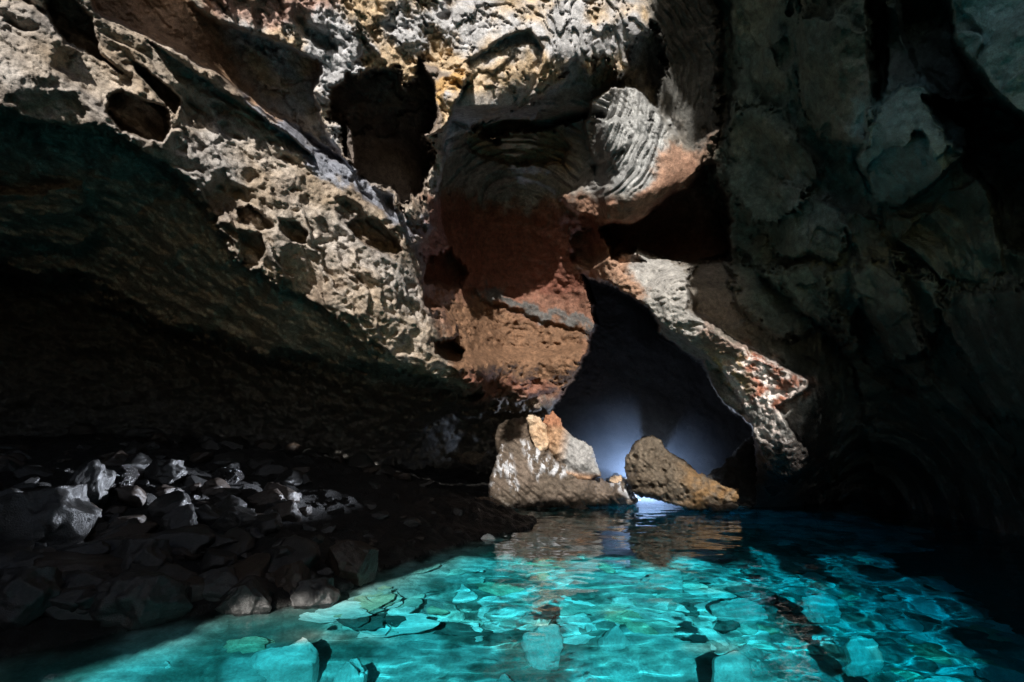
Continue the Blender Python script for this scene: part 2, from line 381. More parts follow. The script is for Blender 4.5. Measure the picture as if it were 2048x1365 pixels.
# hollows of several sizes
PA = P * np.array([1, 0.8, 1.25], np.float32)
big = pits(P * 1.15 + 2.2, 0.15, 0.46, 0.55) / 1.15
mid = pits(PA * 2.6 + 8.1, 0.14, 0.55, 0.65) / 2.7
sml = pits(PA * 6.0 + 1.7, 0.18, 0.55, 0.75) / 6.0
tny = pits(PA * 12.0 + 4.4, 0.2, 0.55, 0.8) / 12.0
clus = np.clip(0.5 + 1.6 * fbm(P * 0.8 + 21, 2), 0, 1)
honey = np.clip(m_belly + m_orange + m_spur_end, 0, 1)
disp += m_left * (1 - ledge) * (0.5 * big * clus + 0.7 * mid * clus + 1.0 * sml * np.clip(clus * 0.7 + 0.3 + honey, 0, 1) + 0.8 * tny * np.clip(clus * 0.4 + 0.4 + honey, 0, 1))
disp += (1 - m_left) * honey * (1.2 * mid + 1.1 * sml + 0.9 * tny)
disp += m_back * (1 - m_orange) * 0.6 * mid * clus + np.clip(m_back + m_spur_end, 0, 1) * 0.045 * ridged(P * np.array([2.6, 2.6, 5.0], np.float32) + 12, 4, 0.6) + m_back * 0.12 * fbm(P * 1.4 + 51, 3)
disp += m_right * 0.15 * big * clus
# strata rings of the fold and its glossy bulge
r1 = np.hypot((PX - 1040) * 1.0, (PY - 415) * 1.25); r2 = np.hypot((PX - 1040) * 1.0, (PY - 150) * 0.9)
rr = np.where(PX + 0.4 * PY > 1300, r2, r1) + 9 * fbm(P * 0.9 + 31, 3)
lam = ridged(np.stack([rr * 0.085, P[:, 0] * 0.25, P[:, 2] * 0.25], 1), 3, 0.6)
disp += m_fold * 0.12 * lam
# flakes of the ceiling: stepped plates
w = np.stack([P[:, 0] * 0.9 - P[:, 2] * 0.6, P[:, 1] * 0.7, P[:, 2] * 0.8 + P[:, 0] * 0.6], 1) * 1.5
f1, f2, idr = cells(w + 0.35 * np.stack([wx, wy, wx], 1))
flk = T([(1050,-260),(1300,-260),(1300,60),(1250,175),(1090,170),(1060,90)], 20)
disp += m_ceil * (1 - flk) * (0.24 * (idr - 0.5) + 0.06 * np.clip(1 - (f2 - f1) * 8, 0, 1))
sh_ = P[:, 2] * 1.35 + P[:, 0] * 0.55 + 1.3 * perlin(np.stack([P[:, 0] * 2.2, P[:, 0] * 0, P[:, 2] * 0.7], 1)) + 0.5 * perlin(P * 3.1)
sh_ = np.where(np.floor(P[:, 0] * 2.1 + 0.6 * wx) % 2 > 0, sh_, sh_ + 0.43); fs_ = sh_ - np.floor(sh_)
disp += flk * 0.17 * np.where(fs_ > 0.1, fs_, 1 - fs_ * 9.5)
# right wall: big folds, leaning pillars and a few long fractures
fw = np.stack([P[:, 0] * 0.9 + P[:, 1] * 0.55 + 0.20 * P[:, 2], P[:, 1] * 0.12, P[:, 2] * 0.16], 1)
disp += m_right * (0.65 * fbm(fw * 1.0 + 2, 2) + 0.05 * ridged(fw * 1.9 + 9, 2) + 0.22 * np.abs(fbm(P * np.array([0.8, 0.8, 0.45], np.float32) + 19, 4, 0.5)) + 0.16 * fbm(P * 0.9 + 15, 5, 0.5))
f1, f2, idr = cells(np.stack([P[:, 0] * 0.55 + 0.25 * P[:, 1], P[:, 1] * 0.4, P[:, 2] * 0.33 + 0.3 * P[:, 0]], 1) + 0.25 * np.stack([fbm(P * 0.8, 3, 0.45), fbm(P * 0.8 + 7, 3, 0.45), fbm(P * 0.8 + 17, 3, 0.45)], 1))
disp += m_right * (0.55 * (idr - 0.5))
disp += m_right * 0.030 * ridged(P * np.array([3, 3, 2.0], np.float32) + 6, 4, 0.55) * np.clip(0.4 + fbm(P * 0.6 + 44, 2), 0.1, 1)
top = T([(1270,-260),(1450,-260),(1450,260),(1400,290),(1330,240),(1290,140),(1300,40)], 12)
r3 = np.hypot(PX - 1060, PY - 200) + 16 * fbm(P * 0.8 + 3, 3)
disp += top * 0.07 * ridged(np.stack([r3 * 0.07, P[:, 0] * 0.2, P[:, 2] * 0.2], 1), 3, 0.6)
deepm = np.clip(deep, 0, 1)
disp *= (1 - 0.3 * deepm)
unit = rays(PX, PY); unit /= np.linalg.norm(unit, axis=1)[:, None]
P = (P + unit * disp[:, None]).astype(np.float32)
DEPTH = P[:, 1].reshape(NY, NX)

# ------------------------------------------------ colours the rock has, plus light and shade painted into some zones
def mixc(c, new, m):
    return c * (1 - m[:, None]) + np.array(new, np.float32) * m[:, None]
v1 = np.clip(0.5 + 0.9 * fbm(P * 0.9 + 55, 4), 0, 1); v2 = np.clip(0.5 + 0.9 * fbm(P * 2.3 + 77, 4), 0, 1)
col = np.tile(np.array([0.15, 0.135, 0.115], np.float32), (len(P), 1))
col = mixc(col, (0.27, 0.225, 0.18), m_left)
col = mixc(col, (0.36, 0.33, 0.30), m_left * v2 * 0.6)
col = mixc(col, (0.27, 0.19, 0.11), m_left * v1 * 0.4)
stn = np.clip(1.4 * fbm(P * 0.75 + 101, 4, 0.6) - 0.15, 0, 1)
col = mixc(col, (0.135, 0.10, 0.075), m_left * stn * 0.75)
col = mixc(col, (0.25, 0.25, 0.255), m_left * np.clip(1.4 * fbm(P * 0.6 + 131, 3) - 0.1, 0, 1) * 0.6)
col = mixc(col, (0.25, 0.15, 0.09), ledge * 0.9)
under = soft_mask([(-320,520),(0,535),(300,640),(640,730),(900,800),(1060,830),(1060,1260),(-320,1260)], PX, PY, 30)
col = mixc(col, (0.09, 0.084, 0.078), under)  # shade under the overhang painted in, darker than the wall rock
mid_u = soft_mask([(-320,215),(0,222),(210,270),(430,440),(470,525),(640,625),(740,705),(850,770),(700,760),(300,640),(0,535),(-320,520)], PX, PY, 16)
col = mixc(col, (0.38, 0.345, 0.30), mid_u * 0.85)  # upper undercut painted paler, standing in for bounced light
col = mixc(col, (0.34, 0.34, 0.35), m_ceil)
col = mixc(col, (0.40, 0.29, 0.17), m_ceil * np.clip(v1 * 1.6 - 0.7, 0, 1))
col = mixc(col, (0.33, 0.19, 0.14), T([(360,-260),(690,-260),(690,0),(560,60),(420,20)], 10) * 0.8)
col = mixc(col, (0.13, 0.10, 0.085), cav * 0.8)  # shade inside the ceiling hollow painted into the colour
col = mixc(col, (0.45, 0.27, 0.09), T([(870,165),(930,150),(930,185),(890,210)], 5) * 0.8)
col = mixc(col, (0.13, 0.125, 0.12), m_fold * (PX < 1190 + 0.2 * (PY - 200)))
col = mixc(col, (0.145, 0.147, 0.145), m_fold * (PX >= 1190 + 0.2 * (PY - 200)))
col = col * (1 + 0.75 * np.clip(lam * 1.4, -1, 1) * m_fold)[:, None]
col = mixc(col, (0.24, 0.18, 0.11), T([(930,262),(1030,240),(1110,262),(1140,300),(1120,335),(960,330)], 10))
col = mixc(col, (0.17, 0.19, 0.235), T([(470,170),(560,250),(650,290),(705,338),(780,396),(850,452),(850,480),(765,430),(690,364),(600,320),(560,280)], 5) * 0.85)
col = mixc(col, (0.15, 0.075, 0.05), m_back * (1 - m_fold))
red = T([(850,400),(1000,420),(1230,430),(1430,270),(1450,320),(1300,450),(1230,560),(1190,600),(1000,580),(850,560)], 15)
col = mixc(col, (0.155, 0.062, 0.042), red)
col = mixc(col, (0.29, 0.17, 0.115), T([(1110,395),(1250,420),(1340,300),(1440,255),(1430,330),(1280,450),(1130,430)], 8) * 0.85)
col = mixc(col, (0.14, 0.078, 0.045), m_orange)
col = mixc(col, (0.16, 0.07, 0.05), T([(900,740),(1000,745),(1110,770),(1080,800),(960,785)], 10) * 0.8)
col = mixc(col, (0.08, 0.078, 0.075), T([(950,572),(1130,630),(1192,655),(1188,668),(1040,622),(955,600)], 4))
col = mixc(col, (0.16, 0.07, 0.05), T([(1140,440),(1270,440),(1440,310),(1470,520),(1250,505),(1180,540)], 10) * 0.7)
spur_poly = [(1182,540),(1215,512),(1272,505),(1335,515),(1382,532),(1375,565),(1372,620),(1400,642),(1440,655),(1490,690),(1500,715),(1560,735),(1605,750),(1640,765),(1650,850),(1660,950),(1560,965),(1540,930),(1505,880),(1500,835),(1440,760),(1325,672),(1290,612),(1262,590),(1215,566)]
m_spur = T(spur_poly, 4)
col = mixc(col, (0.26, 0.25, 0.235), m_spur)
col = mixc(col, (0.26, 0.15, 0.095), T([(1150,545),(1200,490),(1260,510),(1290,600),(1260,590),(1215,566)], 8) * 0.9)
col = mixc(col, (0.24, 0.14, 0.10), T([(1400,640),(1500,690),(1490,730),(1420,700)], 8) * 0.7)
col = mixc(col, (0.42, 0.30, 0.14), T([(1420,705),(1500,710),(1490,790),(1440,760)], 8) * 0.9)
col = mixc(col, (0.34, 0.12, 0.065), T([(1500,715),(1640,760),(1560,830),(1500,790)], 8) * 0.9)
col = mixc(col, (0.62, 0.54, 0.50), m_spur_end * np.clip(v2 * 3.0 - 0.9, 0, 1))
col = mixc(col, (0.03, 0.026, 0.024), T([(1560,870),(1660,800),(1700,1050),(1490,1060),(1490,900)], 10) * 0.92)  # black wet rock, stretched left to paint the passage edge in shade
col = mixc(col, (0.062, 0.092, 0.078), m_right * (1 - m_spur))
col = mixc(col, (0.10, 0.12, 0.093), m_right * (1 - m_spur) * np.clip(v1 * 1.5 - 0.5, 0, 1) * T([(1440,-260),(1760,-260),(1760,500),(1500,560),(1440,300)], 30))
col = mixc(col, (0.15, 0.20, 0.19), m_right * T([(1560,350),(1700,400),(1690,500),(1600,490)], 20) * 0.6)
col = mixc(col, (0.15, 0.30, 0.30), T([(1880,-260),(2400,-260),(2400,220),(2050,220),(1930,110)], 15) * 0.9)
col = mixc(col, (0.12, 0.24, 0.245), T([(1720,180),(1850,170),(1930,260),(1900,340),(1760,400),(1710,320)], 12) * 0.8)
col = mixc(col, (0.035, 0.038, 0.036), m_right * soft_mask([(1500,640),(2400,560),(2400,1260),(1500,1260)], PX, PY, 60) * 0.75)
col = mixc(col, (0.007, 0.006, 0.006), deepm * 0.97)  # darkness of the passage painted as near black rock
col = mixc(col, (0.05, 0.05, 0.046), top * 0.95)  # panel beside the ceiling painted dark where no sun should fall
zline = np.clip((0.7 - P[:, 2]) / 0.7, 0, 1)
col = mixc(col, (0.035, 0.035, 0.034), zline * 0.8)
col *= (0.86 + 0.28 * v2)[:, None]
wet = np.clip(0.12 + 0.75 * m_fold * (PX > 1130) + 0.4 * m_ceil * v1 + 0.7 * under + 0.8 * zline + 0.3 * mid_u
              + T([(1540,790),(1660,770),(1700,980),(1540,980),(1500,850)], 14) + m_right * T([(1690,150),(2100,-50),(2100,600),(1700,600)], 20) * 0.7, 0, 1)

# ------------------------------------------------ split the relief into its walls
idx = np.arange(NX * NY).reshape(NY, NX)
Q = np.stack([idx[:-1, :-1], idx[1:, :-1], idx[1:, 1:], idx[:-1, 1:]], -1).reshape(-1, 4)
qx = PX[Q].mean(1); qy = PY[Q].mean(1)
keep = P[Q][:, :, 2].max(1) > -3.2
region = np.full(len(Q), 3)
qwx = 5 * wx[Q].mean(1); qwy = 5 * wy[Q].mean(1)
region[sdf(leftmass, qx + qwx, qy + qwy) > 0] = 0
region[sdf([(905,-260),(1420,-260),(1440,100),(1300,60),(1250,190),(1080,200),(930,262),(905,262)], qx, qy) > 0] = 1
region[sdf([(360,-260),(910,-260),(940,150),(890,250),(870,280),(840,420),(650,330),(600,270),(460,150)], qx, qy) > 0] = 1
region[sdf([(1440,-260),(2400,-260),(2400,1260),(1530,1260),(1660,960),(1655,800),(1500,690),(1395,560),(1450,400),(1450,300),(1420,100)], qx, qy) > 0] = 4
region[sdf(spur_poly, qx + qwx, qy + qwy) > 0] = 2
FIN = [(832,118),(885,114),(936,112),(944,150),(928,192),(903,238),(880,266),(856,274),(870,215),(862,170)]
BULGE = [(1182,205),(1230,168),(1275,178),(1345,260),(1382,290),(1438,260),(1427,320),(1372,364),(1275,444),(1190,440),(1150,420),(1120,395),(1180,372),(1195,330),(1175,270)]
TEAL = [(1900,-260),(2400,-260),(2400,170),(2060,240),(1990,180),(1930,110),(1905,30)]
BLOCK = [(1735,225),(1800,170),(1850,180),(1935,260),(1935,300),(1880,360),(1800,410),(1760,400),(1715,320),(1740,270)]
for k_, pl in ((5, FIN), (6, BULGE), (7, TEAL), (8, BLOCK)):
    region[sdf(pl, qx + qwx, qy + qwy) > 0] = k_
def piece(r, name):
    q = Q[(region == r) & keep]
    u, inv = np.unique(q, return_inverse=True)
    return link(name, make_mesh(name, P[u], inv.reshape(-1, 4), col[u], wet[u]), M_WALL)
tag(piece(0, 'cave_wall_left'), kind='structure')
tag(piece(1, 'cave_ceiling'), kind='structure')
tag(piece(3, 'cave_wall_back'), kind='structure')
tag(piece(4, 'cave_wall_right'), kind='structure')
tag(piece(2, 'rock_spur'), 'long sunlit rock spur reaching down to the right from the back wall', 'rock spur')

tag(piece(5, 'hanging_rock'), 'ochre and grey rock fin hanging from the ceiling beside the black hollow', 'hanging rock')
tag(piece(6, 'rock_bulge'), 'glossy grey banded rock bulge with a reddish pointed spike on its right', 'rock bulge')
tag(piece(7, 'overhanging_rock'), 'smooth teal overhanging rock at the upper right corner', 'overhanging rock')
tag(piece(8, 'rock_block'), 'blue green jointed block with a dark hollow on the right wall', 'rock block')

def depth_at(px, py):
    i = np.clip(np.round((np.asarray(py) - gy[0]) / STEP).astype(int), 0, NY - 1)
    j = np.clip(np.round((np.asarray(px) - gx[0]) / STEP).astype(int), 0, NX - 1)
    return DEPTH[i, j]

SHORE_PX = [(-500,1500),(-150,1385),(0,1318),(180,1275),(360,1238),(470,1215),(560,1215),(660,1190),(720,1165),(770,1135),(870,1105),(960,1078),(1060,1058),(1075,1040),(1000,1030),(975,1005)]
s_ = on_plane(*np.array(SHORE_PX, float).T)[:, :2]
SHORE = np.concatenate([s_, [(1.0, 17.5), (2.0, 18.6), (5.0, 19.2), (5.0, 30), (-30, 30), (-30, s_[0][1])]])
def ground_z(x, y):
    d = sdf(SHORE, x, y)
    p = np.stack([x, y, x * 0], -1).astype(np.float32)
    up = 0.34 * d - 0.012 * d * d
    up = np.where(d > 6, 0.34 * 6 - 0.012 * 36 + 0.1 * (d - 6), up)
    dn = np.maximum(-1.15, 1.0 * d) - 0.04 - 0.22 * np.clip(-d - 4.5, 0, 6) - 0.42 * np.clip(x - 2.2, 0, 5)
    z = np.where(d > 0, up, dn)
    z = z + (0.10 * fbm(p * 1.1, 4) + 0.16 * np.abs(fbm(p * 0.45 + 9, 2)) * (d < 0)) * np.clip(np.abs(d) * 1.5, 0.1, 1)
    return z, d
RAISED = [(590,1308,.27),(1085,1276,.17),(1450,1332,.19),(1480,1198,.28),(1640,1195,.20),(645,1234,.22),(705,1312,.20),(1330,1150,.26),(1720,1272,.18),(1010,1330,.13),(320,1322,.18),(1230,1250,.14),(1900,1350,.24)]
def floor_at(px, py):
    z = np.full(np.shape(px), -0.8)
    for k in range(8):
        p = on_plane(px, py, z); z = 0.5 * z + 0.5 * np.minimum(ground_z(p[:, 0], p[:, 1])[0], 0.0)
    return on_plane(px, py, z)

# ------------------------------------------------------------------ outer rock shell; unseen wall behind the camera, openings cut to shape sunlight
def to_rear(p):
    t = (p[..., 1] - REAR_Y) / (-TO_SUN[1])
    return p + TO_SUN * t[..., None]

def dens(poly, step=12.0):
    out = []
    poly = [np.array(p, float) for p in poly]
    for a, b in zip(poly, poly[1:] + poly[:1]):
        k = max(1, int(np.linalg.norm(b - a) / step))
        out += [a + (b - a) * t / k for t in range(k)]
    return np.array(out)

LIT_WALL = [
 [(-60,-60),(85,-20),(150,100),(200,25),(260,100),(340,120),(390,200),(450,180),(520,265),(640,300),(760,400),(852,480),(840,520),(858,600),(905,650),(885,695),(985,750),(1060,776),(950,776),(850,746),(745,690),(642,615),(550,580),(470,530),(425,440),(330,340),(200,268),(-60,215)],
 [(-60,375),(160,370),(165,420),(60,440),(-60,430)],
 [(360,-60),(1250,-60),(1300,40),(1275,110),(1245,180),(1200,150),(1130,150),(1090,190),(1050,212),(930,255),(895,270),(892,330),(875,400),(855,475),(700,365),(610,285),(540,205),(500,125),(630,120),(620,70),(500,70),(420,30)],
 [(1185,215),(1230,165),(1275,180),(1350,260),(1385,290),(1440,258),(1425,325),(1370,366),(1275,446),(1195,446),(1110,400),(1180,375),(1200,335),(1180,280)],
 [(1170,548),(1215,505),(1275,500),(1372,528),(1366,620),(1430,656),(1490,696),(1618,762),(1555,825),(1630,925),(1556,955),(1500,880),(1490,830),(1430,740),(1320,670),(1290,615),(1215,570)],
]
LIT_SOFT = [[(995,990),(985,930),(1005,885),(1050,880),(1055,830),(1120,820),(1185,890),(1200,950),(1250,960),(1262,975),(1180,985)],
            [(1255,970),(1255,905),(1290,870),(1322,872),(1340,905),(1470,980),(1450,992),(1370,988)]]
LIT_BACK = [[(850,280),(920,240),(1050,200),(1180,190),(1200,300),(1130,390),(1280,440),(1230,500),(1180,540),(1180,600),(1195,665),(1180,710),(1140,775),(1060,800),(960,790),(880,740),(840,500)]]
LIT_WATER = [[(-80,1430),(60,1360),(300,1295),(430,1245),(640,1208),(780,1155),(900,1115),(1050,1108),(1200,1118),(1420,1130),(1500,1150),(1640,1165),(1780,1170),(1980,1175),(2300,1180),(2500,1500),(1000,2900),(-400,1600)]]
HX0, HZ0, HS = -20.0, -4.0, 0.06
HN = (int(36 / HS), int(34 / HS))          # x, z cells of the wall that masks the sun
OPEN = np.zeros(HN, bool)
def splat(p):
    p = to_rear(p)
    i = ((p[:, 0] - HX0) / HS).astype(int); k = ((p[:, 2] - HZ0) / HS).astype(int)
    ok = (i >= 0) & (i < HN[0]) & (k >= 0) & (k < HN[1])
    OPEN[i[ok], k[ok]] = True
def grow(m, n_):
    for _ in range(n_):
        q_ = m.copy(); q_[1:] |= m[:-1]; q_[:-1] |= m[1:]; q_[:, 1:] |= m[:, :-1]; q_[:, :-1] |= m[:, 1:]; m = q_
    return m
for poly in LIT_WALL + LIT_BACK:
    splat(P[sdf(poly, PX, PY) > 0])
for k, poly in enumerate(LIT_SOFT):
    poly = np.array(poly, float)
    bX, bY = np.meshgrid(np.arange(poly[:, 0].min(), poly[:, 0].max(), 2), np.arange(poly[:, 1].min(), poly[:, 1].max(), 2))
    m = sdf(poly, bX, bY) > 0; splat(at(bX[m], bY[m], 15.4 if k == 0 else 14.4))
bX, bY = np.meshgrid(np.arange(-400, 2500, 4.0), np.concatenate([np.arange(1080, 1500, 2.0), np.arange(1500, 2900, 6.0)]))
bX = bX.ravel(); bY = bY.ravel(); wp = on_plane(bX, bY, 0.0)
nz_ = fbm(np.stack([wp[:, 0] * 0.55, wp[:, 1] * 0.8, wp[:, 0] * 0], 1) + 4, 4, 0.6)
m = sdf(LIT_WATER[0], bX, bY) > 8 + nz_ * (16 + 25 * np.clip((bX - 1100) / 500, 0, 1.5))
m &= ~((bX > 1450) & (nz_ > 0.85 - 0.35 * np.clip((bX - 1450) / 600, 0, 1)))
m |= (bY > 1085) & (bY < 1135) & (bX > 1400) & (nz_ < -0.6)
splat(wp[m])
raw = ~grow(~grow(OPEN, 1), 1); strict0 = grow(OPEN, 1); strict = grow(OPEN, 3); OPEN[:] = False
bX, bY = np.meshgrid(np.arange(1100, 1520, 3.0), np.arange(556, 1000, 3.0)); bX = bX.ravel(); bY = bY.ravel()
m = sdf([(1172,556),(1215,566),(1290,612),(1322,672),(1400,720),(1430,790),(1500,850),(1505,1000),(1090,1000),(1112,805),(1178,705),(1192,655)], bX, bY) > -2
for yy in np.arange(15.6, 24.5, 0.35): splat(at(bX[m], bY[m], yy))
block = grow(OPEN, 1) & ~strict; OPEN[:] = False
m = (PX > 1390) & (PX < 2060)
for poly in LIT_WALL: m &= sdf(poly, PX, PY) < -3
splat(P[m])
block |= grow(OPEN, 1) & ~raw; OPEN[:] = False
m = (PY > 880) & (PX > 480) & (PX < 985) & (P[:, 2] < 1.7); splat(P[m])
o_ = OPEN.copy(); OPEN[:] = False
for k, poly in enumerate(LIT_SOFT):
    poly = np.array(poly, float)
    bX, bY = np.meshgrid(np.arange(poly[:, 0].min(), poly[:, 0].max(), 2), np.arange(poly[:, 1].min(), poly[:, 1].max(), 2)); mm_ = sdf(poly, bX, bY) > 0
    splat(at(bX[mm_], bY[mm_], 15.4 if k == 0 else 14.4))
block |= grow(o_, 1) & ~OPEN & ~raw
OPEN = grow(~grow(~grow(strict, 4), 7), 3) & ~block
OPEN = grow(~grow(~OPEN, 2), 2)

def build_shell():
    xs = HX0 + HS * np.arange(HN[0] + 1); zs = HZ0 + HS * np.arange(HN[1] + 1)
    X, Z = np.meshgrid(xs, zs); X = X.ravel(); Z = Z.ravel()
    p = np.stack([X, np.full_like(X, REAR_Y), Z], 1)
    y = REAR_Y - 0.3 * np.abs(fbm(p * 0.5, 4))
    id_ = np.arange(len(X)).reshape(len(zs), len(xs))
    q = np.stack([id_[:-1, :-1], id_[:-1, 1:], id_[1:, 1:], id_[1:, :-1]], -1).reshape(-1, 4)
    open_ = OPEN.T.ravel()
    q = q[~open_]
    V = np.stack([X, y, Z], 1)
    u, inv = np.unique(q, return_inverse=True)
    V = V[u]; q = inv.reshape(-1, 4)
    c = np.tile(np.array([0.10, 0.09, 0.08], np.float32), (len(V), 1))
    tag(link('cave_wall_sun_mask', make_mesh('cave_wall_sun_mask', V, q, c, np.full(len(V), .1)), M_WALL), kind='structure')
    # sides, roof and back of the mountain around the chamber
    x0, x1, y0, y1, z0, z1 = HX0, HX0 + 36, REAR_Y - 0.02, 32, HZ0, HZ0 + 34
    V = np.array([(x0,y0,z0),(x1,y0,z0),(x1,y1,z0),(x0,y1,z0),(x0,y0,z1),(x1,y0,z1),(x1,y1,z1),(x0,y1,z1)], float)
    q = np.array([(0,3,2,1),(4,5,6,7),(1,2,6,5),(2,3,7,6),(3,0,4,7)])
    c = np.tile(np.array([0.08, 0.075, 0.07], np.float32), (8, 1))
    tag(link('mountain', make_mesh('mountain', V, q, c, np.zeros(8), False), M_WALL), kind='structure')
build_shell()

# ------------------------------------------------------------------ shore and sea floor
st = 0.055
xs = np.arange(-14, 14, st); ys = np.arange(-4.9, 22, st)
X, Y_ = np.meshgrid(xs, ys); X = X.ravel(); Y_ = Y_.ravel()
Z, dS = ground_z(X, Y_)
pp = np.stack([X, Y_, Z], 1).astype(np.float32)
f1, f2, idr = cells(pp * np.array([3.2, 3.2, 2], np.float32))
g1, g2, gdr = cells(pp * np.array([8, 8, 4], np.float32) + 5)
Z = Z + (dS > 0) * (0.10 * idr * np.clip((f2 - f1) * 2.5, 0, 1)) + (dS <= 0) * (0.07 * idr * np.clip((f2 - f1) * 3, 0, 1)) + 0.035 * gdr * np.clip((g2 - g1) * 2.5, 0, 1)
id_ = np.arange(len(X)).reshape(len(ys), len(xs))
q = np.stack([id_[:-1, :-1], id_[:-1, 1:], id_[1:, 1:], id_[1:, :-1]], -1).reshape(-1, 4)
V = np.stack([X, Y_, Z], 1)
mott = np.clip(0.5 + 0.9 * fbm(pp * 1.3 + 11, 4), 0, 1)
cs = np.tile(np.array([0.42, 0.47, 0.45], np.float32), (len(V), 1))
cs = mixc(cs, (0.14, 0.18, 0.16), np.clip(mott * 2.8 - 1.0, 0, 1))
cs = mixc(cs, (0.55, 0.57, 0.52), np.clip(idr * 3 - 2.1, 0, 1) * 0.9)
cs = mixc(cs, (0.016, 0.015, 0.0145), sstep(dS * 4 + 0.9 + 0.5 * fbm(pp * 3, 3)))
land = dS[q].mean(1) > 0
for sel, nm, mt in ((land, 'beach', M_GRAVEL), (~land, 'sea_floor', M_SAND)):
    u, inv = np.unique(q[sel], return_inverse=True)
    tag(link(nm, make_mesh(nm, V[u], inv.reshape(-1, 4), cs[u], np.zeros(len(u))), mt), kind='structure')

# water: a closed body, its sides buried in the rock
wxs = np.arange(-15.5, 15.5, 0.05); wys = np.arange(-4.95, 21.3, 0.05)
X, Y_ = np.meshgrid(wxs, wys); X = X.ravel(); Y_ = Y_.ravel()
pp = np.stack([X * 0.9, Y_ * 1.25, X * 0], 1)
Z = 0.012 * fbm(pp * 1.2, 3, 0.40) + 0.0018 * fbm(pp * 5.5 + 8, 2, 0.5)
gz_ = ground_z(X, Y_)[0]
for px_, py_, r_ in RAISED:          # big pale stones that reach close to the surface
    c_ = on_plane(np.array(float(px_)), np.array(float(py_)), -0.15); k_ = sstep(1.35 - np.hypot(X - c_[0], (Y_ - c_[1]) * 1.15) / r_)
    gz_ = np.maximum(gz_, gz_ * (1 - k_) - (0.10 if px_ in (1085, 1450, 590) else 0.5) * k_)
dep = np.clip(-gz_, 0, 4)[:, None]
thru = np.exp(-dep * np.array([1.3, 0.11, 0.025]))
id_ = np.arange(len(X)).reshape(len(wys), len(wxs))
q = np.stack([id_[:-1, :-1], id_[:-1, 1:], id_[1:, 1:], id_[1:, :-1]], -1).reshape(-1, 4)
rim = np.concatenate([id_[0], id_[1:, -1], id_[-1, -2::-1], id_[-2:0:-1, 0]])
low = np.arange(len(rim)) + len(X)
V = np.concatenate([np.stack([X, Y_, Z], 1), np.stack([X[rim], Y_[rim], np.full(len(rim), -4.3)], 1)])
side = np.stack([np.roll(rim, -1), rim, low, np.roll(low, -1)], 1)
wo = tag(link('water', make_mesh('water', V, np.concatenate([q, side]), np.concatenate([thru, thru[rim]])), water_material()), kind='structure')
wo.cycles.is_caustics_caster = True
# ------------------------------------------------------------------ boulders traced with their own distance and thickness
def boulder(name, poly, Yc, thick, label, cat='boulder', cfun=None, tilt=(0, 0), pit=0.3, strat=0.2, step=2.0, wetv=0.15, pw=0.5, seed=0, group=None, edge=None, rear=0.9):
    poly = np.array(poly, float)
    bx = np.arange(poly[:, 0].min() - 4, poly[:, 0].max() + 4, step); by = np.arange(poly[:, 1].min() - 4, poly[:, 1].max() + 4, step)
    bX, bY = np.meshgrid(bx, by); sh = bX.shape; bX = bX.ravel(); bY = bY.ravel()
    c0 = poly.mean(0)
    Yb = Yc + tilt[0] * (bX - c0[0]) / 100 + tilt[1] * (bY - c0[1]) / 100
    p = at(bX, bY, Yb).astype(np.float32)
    jx = 5 * fbm(p * 2.2 + seed, 4, 0.6); jy = 5 * fbm(p * 2.2 + seed + 20, 4, 0.6)
    s = sdf(poly, bX + jx, bY + jy)
    inside = s.reshape(sh) > 0
    cell = inside[:-1, :-1] & inside[1:, :-1] & inside[1:, 1:] & inside[:-1, 1:]
    ref = edge or max(20.0, s.max())
    prof = np.clip(s / ref, 0, 1); prof = (1 - (1 - prof) ** 2) ** pw
    d = -thick * prof
    dd = 0.20 * fbm(p * 1.4 + seed, 4) + 0.035 * ridged(p * 4 + seed, 4, 0.55)
    dd = dd + pit * pits(p * 3.2 + seed, 0.2, 0.55, 0.75) / 3.2 + pit * 1.2 * pits(p * 7 + seed, 0.2, 0.55, 0.8) / 7
    qz = np.stack([p[:, 0] * 0.5, p[:, 1] * 0.5, (p[:, 2] + 0.8 * p[:, 0]) * 3], 1)
    dd = dd + strat * 0.25 * ridged(qz + seed, 3)
    amp = np.clip(s / 10, 0, 1)
    un = rays(bX, bY); un /= np.linalg.norm(un, axis=1)[:, None]
    front = p + un * ((d + dd * amp)[:, None]); back = p + un * ((-d * rear + dd * amp)[:, None])
    ident = np.arange(len(bX)).reshape(sh)
    fq = np.stack([ident[:-1, :-1], ident[1:, :-1], ident[1:, 1:], ident[:-1, 1:]], -1)[cell]
    full = np.zeros(sh, int)
    full[:-1, :-1] += cell; full[1:, :-1] += cell; full[1:, 1:] += cell; full[:-1, 1:] += cell
    bmap = np.where(full.ravel() == 4, ident.ravel() + len(bX), ident.ravel())
    bq = bmap[fq][:, ::-1]
    VV = np.concatenate([front, back]); qq = np.concatenate([fq, bq])
    cc = cfun(np.concatenate([p, p]), np.concatenate([bX, bX]), np.concatenate([bY, bY]))
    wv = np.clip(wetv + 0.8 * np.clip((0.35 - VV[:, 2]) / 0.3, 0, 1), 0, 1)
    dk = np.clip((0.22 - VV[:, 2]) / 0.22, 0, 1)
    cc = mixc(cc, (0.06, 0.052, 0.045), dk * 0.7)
    u, inv = np.unique(qq, return_inverse=True)
    org = VV[u].mean(0); org[2] = VV[u][:, 2].min()
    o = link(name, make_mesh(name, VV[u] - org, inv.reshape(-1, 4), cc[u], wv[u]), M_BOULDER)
    o.location = org
    return tag(o, label, cat, group)

